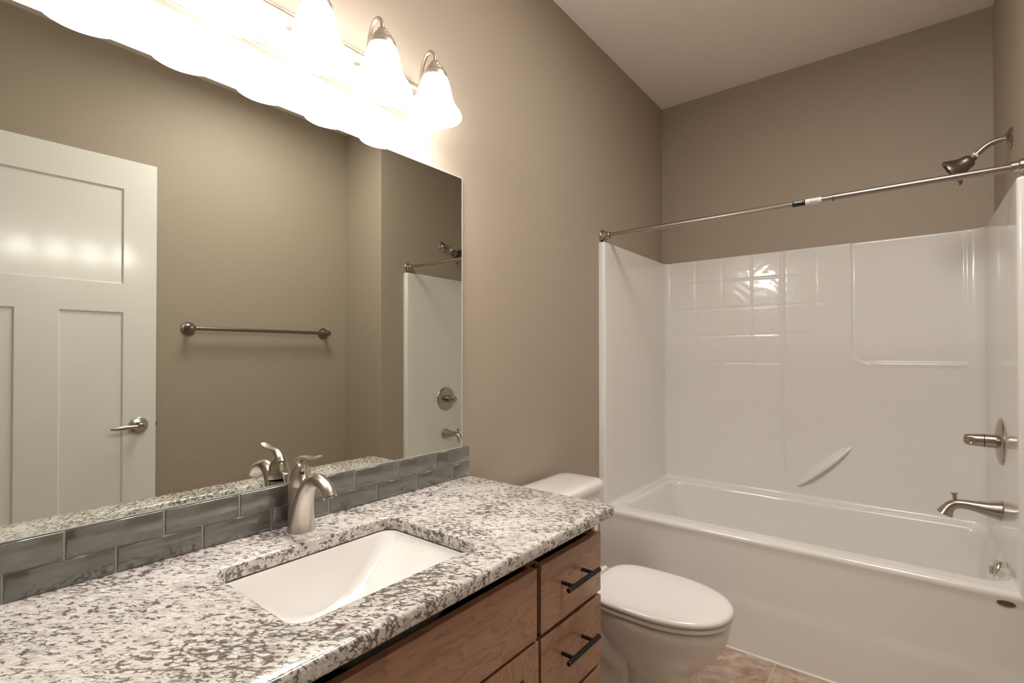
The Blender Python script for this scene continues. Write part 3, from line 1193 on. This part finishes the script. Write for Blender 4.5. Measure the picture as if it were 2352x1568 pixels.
def make_valve():
    x0, y, z = PX1 - .0006, 2.605, .913
    root = thing('shower_valve', 'round brushed nickel shower valve with knob handle on the surround', 'shower valve', (PX1, y, z))
    bm = new()
    lathe(bm, [(.0, .016), (.040, .015), (.060, .012), (.078, .007), (.086, .003), (.0870, .0)], (x0, y, z), (-1, 0, 0), 64)
    obj('escutcheon', bm, 'shower_nickel', root, angle=50)
    bm = new()
    lathe(bm, [(.0265, .012), (.0255, .018), (.0250, .046)], (x0, y, z), (-1, 0, 0), 40)
    obj('sleeve', bm, 'shower_nickel', root)
    bm = new(); lathe(bm, [(.0235, .045), (.0235, .0490)], (x0, y, z), (-1, 0, 0), 40); obj('dark_joint', bm, 'black', root)
    bm = new()
    vs = lathe(bm, [(.0, .0485), (.0248, .0485)] + [(.0248 - .0030 * t ** 1.5, .0485 + .0455 * t) for t in (.12, .25, .37, .5, .6, .7, .78, .85, .92, 1.0)] + [(.0203, .0975), (.0175, .1018), (.0125, .1047), (.0065, .106), (.0, .1062)], (x0, y, z), (-1, 0, 0), 64)
    # thumb dimple pressed into the side that faces the room
    cc = Vector((x0 - .088, y - .024, z - .001))
    for vv in bm.verts:
        dd = (vv.co - cc).length
        if dd < .015:
            vv.co += Vector((.2, 1, 0)).normalized() * .0085 * (1 - (dd / .015) ** 2)
    obj('handle', bm, 'shower_nickel', root, angle=60)


make_valve()


def make_spout():
    x0, y, z = PX1 - .0030, 2.600, .655
    root = thing('tub_spout', 'brushed nickel tub spout with pull-up diverter on the surround', 'tub spout', (PX1, y, z))
    bm = new()
    pts = catmull([(x0, y, z, .0385, .0370), (x0 - .012, y, z + .0005, .0360, .0340), (x0 - .040, y, z + .002, .0295, .0270), (x0 - .075, y, z + .005, .0225, .0205), (x0 - .105, y, z + .006, .0190, .0180),
                   (x0 - .126, y, z + .003, .0180, .0180), (x0 - .142, y, z - .007, .0190, .0185), (x0 - .152, y, z - .022, .0220, .0210), (x0 - .160, y, z - .040, .0270, .0260)], 6)
    tube(bm, [p[:3] for p in pts], [(p[3], p[4]) for p in pts], 32)
    obj('spout_body', bm, 'shower_nickel', root, angle=50)
    bm = new()
    lathe(bm, [(.0085, -.004), (.0068, .006), (.0062, .016), (.0075, .023), (.0118, .0275), (.0118, .0295), (.009, .0305), (.0, .031)], (x0 - .128, y, z + .016), (-.12, 0, 1), 24)
    obj('diverter_knob', bm, 'shower_nickel', root, angle=40)


make_spout()


# ================================================================ TOILET
def egg(cx, a_front, a_back, b, z, n=72, p=2.1, cy=0, pb=2.6):
    """egg-shaped ring; front toward +x"""
    pts = []
    for i in range(n):
        t = 2 * pi * i / n
        c, s = cos(t), sin(t)
        a = a_front if c > 0 else a_back
        e = p if c > 0 else pb
        pts.append((cx + a * math.copysign(abs(c) ** (2 / e), c), cy + b * math.copysign(abs(s) ** (2 / e), s), z))
    return pts


def make_toilet():
    cy = 1.630
    root = thing('toilet', 'white elongated toilet with lid down between vanity and tub', 'toilet', (.40, cy, 0))
    # bowl and front pedestal
    bm = new()
    R = [(.0006, .555, .130, .12, .112, 2.6), (.012, .555, .132, .12, .113, 2.6), (.03, .555, .124, .11, .104, 2.6), (.12, .556, .119, .105, .099, 2.6), (.185, .556, .118, .105, .099, 2.5), (.215, .556, .121, .11, .103, 2.3),
         (.236, .553, .136, .126, .113, 2.2), (.258, .549, .164, .15, .126, 2.15), (.285, .547, .192, .172, .140, 2.1), (.315, .546, .213, .19, .152, 2.1), (.345, .546, .225, .205, .160, 2.1), (.372, .546, .231, .215, .1645, 2.1),
         (.386, .546, .2315, .218, .1655, 2.1), (.3935, .546, .229, .218, .163, 2.1), (.3965, .546, .220, .212, .155, 2.1)]
    bridge(bm, [egg(cx, af, ab, b, z, p=p, cy=cy) for z, cx, af, ab, b, p in R], True, True, True)
    bowl = obj('bowl', bm, 'china', root, angle=60)
    # rear trap body
    bm = new()
    rings = []
    for z, x0, x1, b, r in ((.0006, .12, .50, .118, .07), (.012, .12, .50, .118, .07), (.03, .125, .50, .105, .06), (.16, .14, .50, .088, .05), (.24, .12, .48, .092, .05), (.31, .07, .44, .115, .06), (.36, .04, .40, .145, .06), (.392, .035, .38, .165, .05), (.399, .04, .375, .160, .05)):
        rings.append(rrect(x0, x1, cy - b, cy + b, r, z, 8))
    bridge(bm, rings, True, True, True)
    obj('trap_body', bm, 'china', root, angle=60)
    # relief of the trapway on both sides
    for s in (-1, 1):
        bm = new()
        pts = catmull([(.455, cy + s * .082, .205, .045, .024), (.40, cy + s * .090, .255, .052, .026), (.34, cy + s * .094, .275, .055, .026), (.275, cy + s * .094, .235, .055, .026), (.23, cy + s * .094, .16, .055, .026), (.21, cy + s * .094, .06, .058, .028), (.21, cy + s * .094, .004, .06, .03)], 6)
        tube(bm, [p[:3] for p in pts], [(p[4], p[3]) for p in pts], 20)
        obj('trapway', bm, 'china', root, angle=60)
    # seat ring and closed lid
    bm = new()
    rr_ = [(.4015, -.014), (.4018, -.007), (.4035, -.002), (.407, 0), (.4135, 0), (.4165, -.0025), (.4178, -.008), (.418, -.016)]
    bridge(bm, [egg(.550, .234 + d, .220 + d, .1695 + d, z, cy=cy, pb=3.8) for z, d in rr_], True, True, True)
    obj('seat', bm, 'seat', root, angle=50)
    bm = new()
    rr_ = [(.4200, -.018), (.4202, -.008), (.4220, -.0015), (.4250, .0010), (.4310, .0018), (.4365, -.001), (.4405, -.008), (.4430, -.020), (.4450, -.045), (.4462, -.085), (.4466, -.125)]
    bridge(bm, [egg(.550, .236 + d, .222 + d, .1715 + d, z, cy=cy, pb=3.8) for z, d in rr_], True, True, True)
    lid = obj('lid', bm, 'seat', root, angle=50)
    bm = new()
    for s in (-1, 1):
        lathe(bm, [(.0, .0), (.016, .0), (.016, .020), (.013, .026), (.0, .027)], (.285, cy + s * .075, .399), n=24)
    tube(bm, [(.300, cy - .10, .420), (.300, cy + .10, .420)], .010, 16)
    obj('seat_hinge', bm, 'seat', root)
    # tank
    bm = new()
    T = [(.398, .055, .215, .182), (.41, .045, .222, .192), (.44, .040, .226, .199), (.56, .036, .230, .211), (.680, .033, .233, .218), (.687, .036, .230, .215)]
    bridge(bm, [rrect(x0, x1, cy - b, cy + b, .045, z, 8) for z, x0, x1, b in T], True, True, True)
    obj('tank', bm, 'china', root, angle=60)
    bm = new()
    T = [(.6885, .032, .236, .224, .05), (.690, .029, .242, .229, .053), (.695, .027, .246, .2325, .055), (.708, .026, .248, .234, .056), (.719, .027, .247, .2325, .055), (.7265, .031, .240, .227, .052), (.731, .040, .229, .216, .048), (.7335, .062, .205, .19, .045), (.7345, .09, .175, .15, .04)]
    bridge(bm, [rrect(x0, x1, cy - b, cy + b, r, z, 8) for z, x0, x1, b, r in T], True, True, True)
    obj('tank_lid', bm, 'china', root, angle=60)
    bm = new()
    lathe(bm, [(.0, .012), (.011, .011), (.013, .004), (.0135, .0)], (.2335, cy - .15, .640), (1, 0, 0), 24)
    tube(bm, catmull([(.243, cy - .15, .640), (.247, cy - .12, .637), (.246, cy - .085, .630)], 5), .0055, 12)
    obj('flush_lever', bm, 'nickel', root)


make_toilet()


# ================================================================ TOWEL BAR
def make_towel_bar():
    z = 1.384
    ya, yb = 1.052, 1.868
    root = thing('towel_bar', 'brushed nickel towel bar on the right wall beside the door', 'towel bar', (XR, (ya + yb) / 2, z))
    bm = new()
    tube(bm, [(1.862, ya - .012, z), (1.862, yb + .012, z)], .0105, 20)
    obj('bar', bm, 'nickel_dark', root, angle=50)
    for y in (ya, yb):
        bm = new()
        lathe(bm, [(.0, .0), (.036, .0), (.0365, .004), (.034, .008), (.026, .010), (.0255, .013), (.019, .016), (.0135, .022), (.011, .034), (.0125, .044), (.0165, .050), (.0185, .060), (.0180, .070), (.0135, .078), (.0, .081)],
              (XR - .0006, y, z), (-1, 0, 0), 36)
        obj('post', bm, 'nickel_dark', root, angle=40)


make_towel_bar()
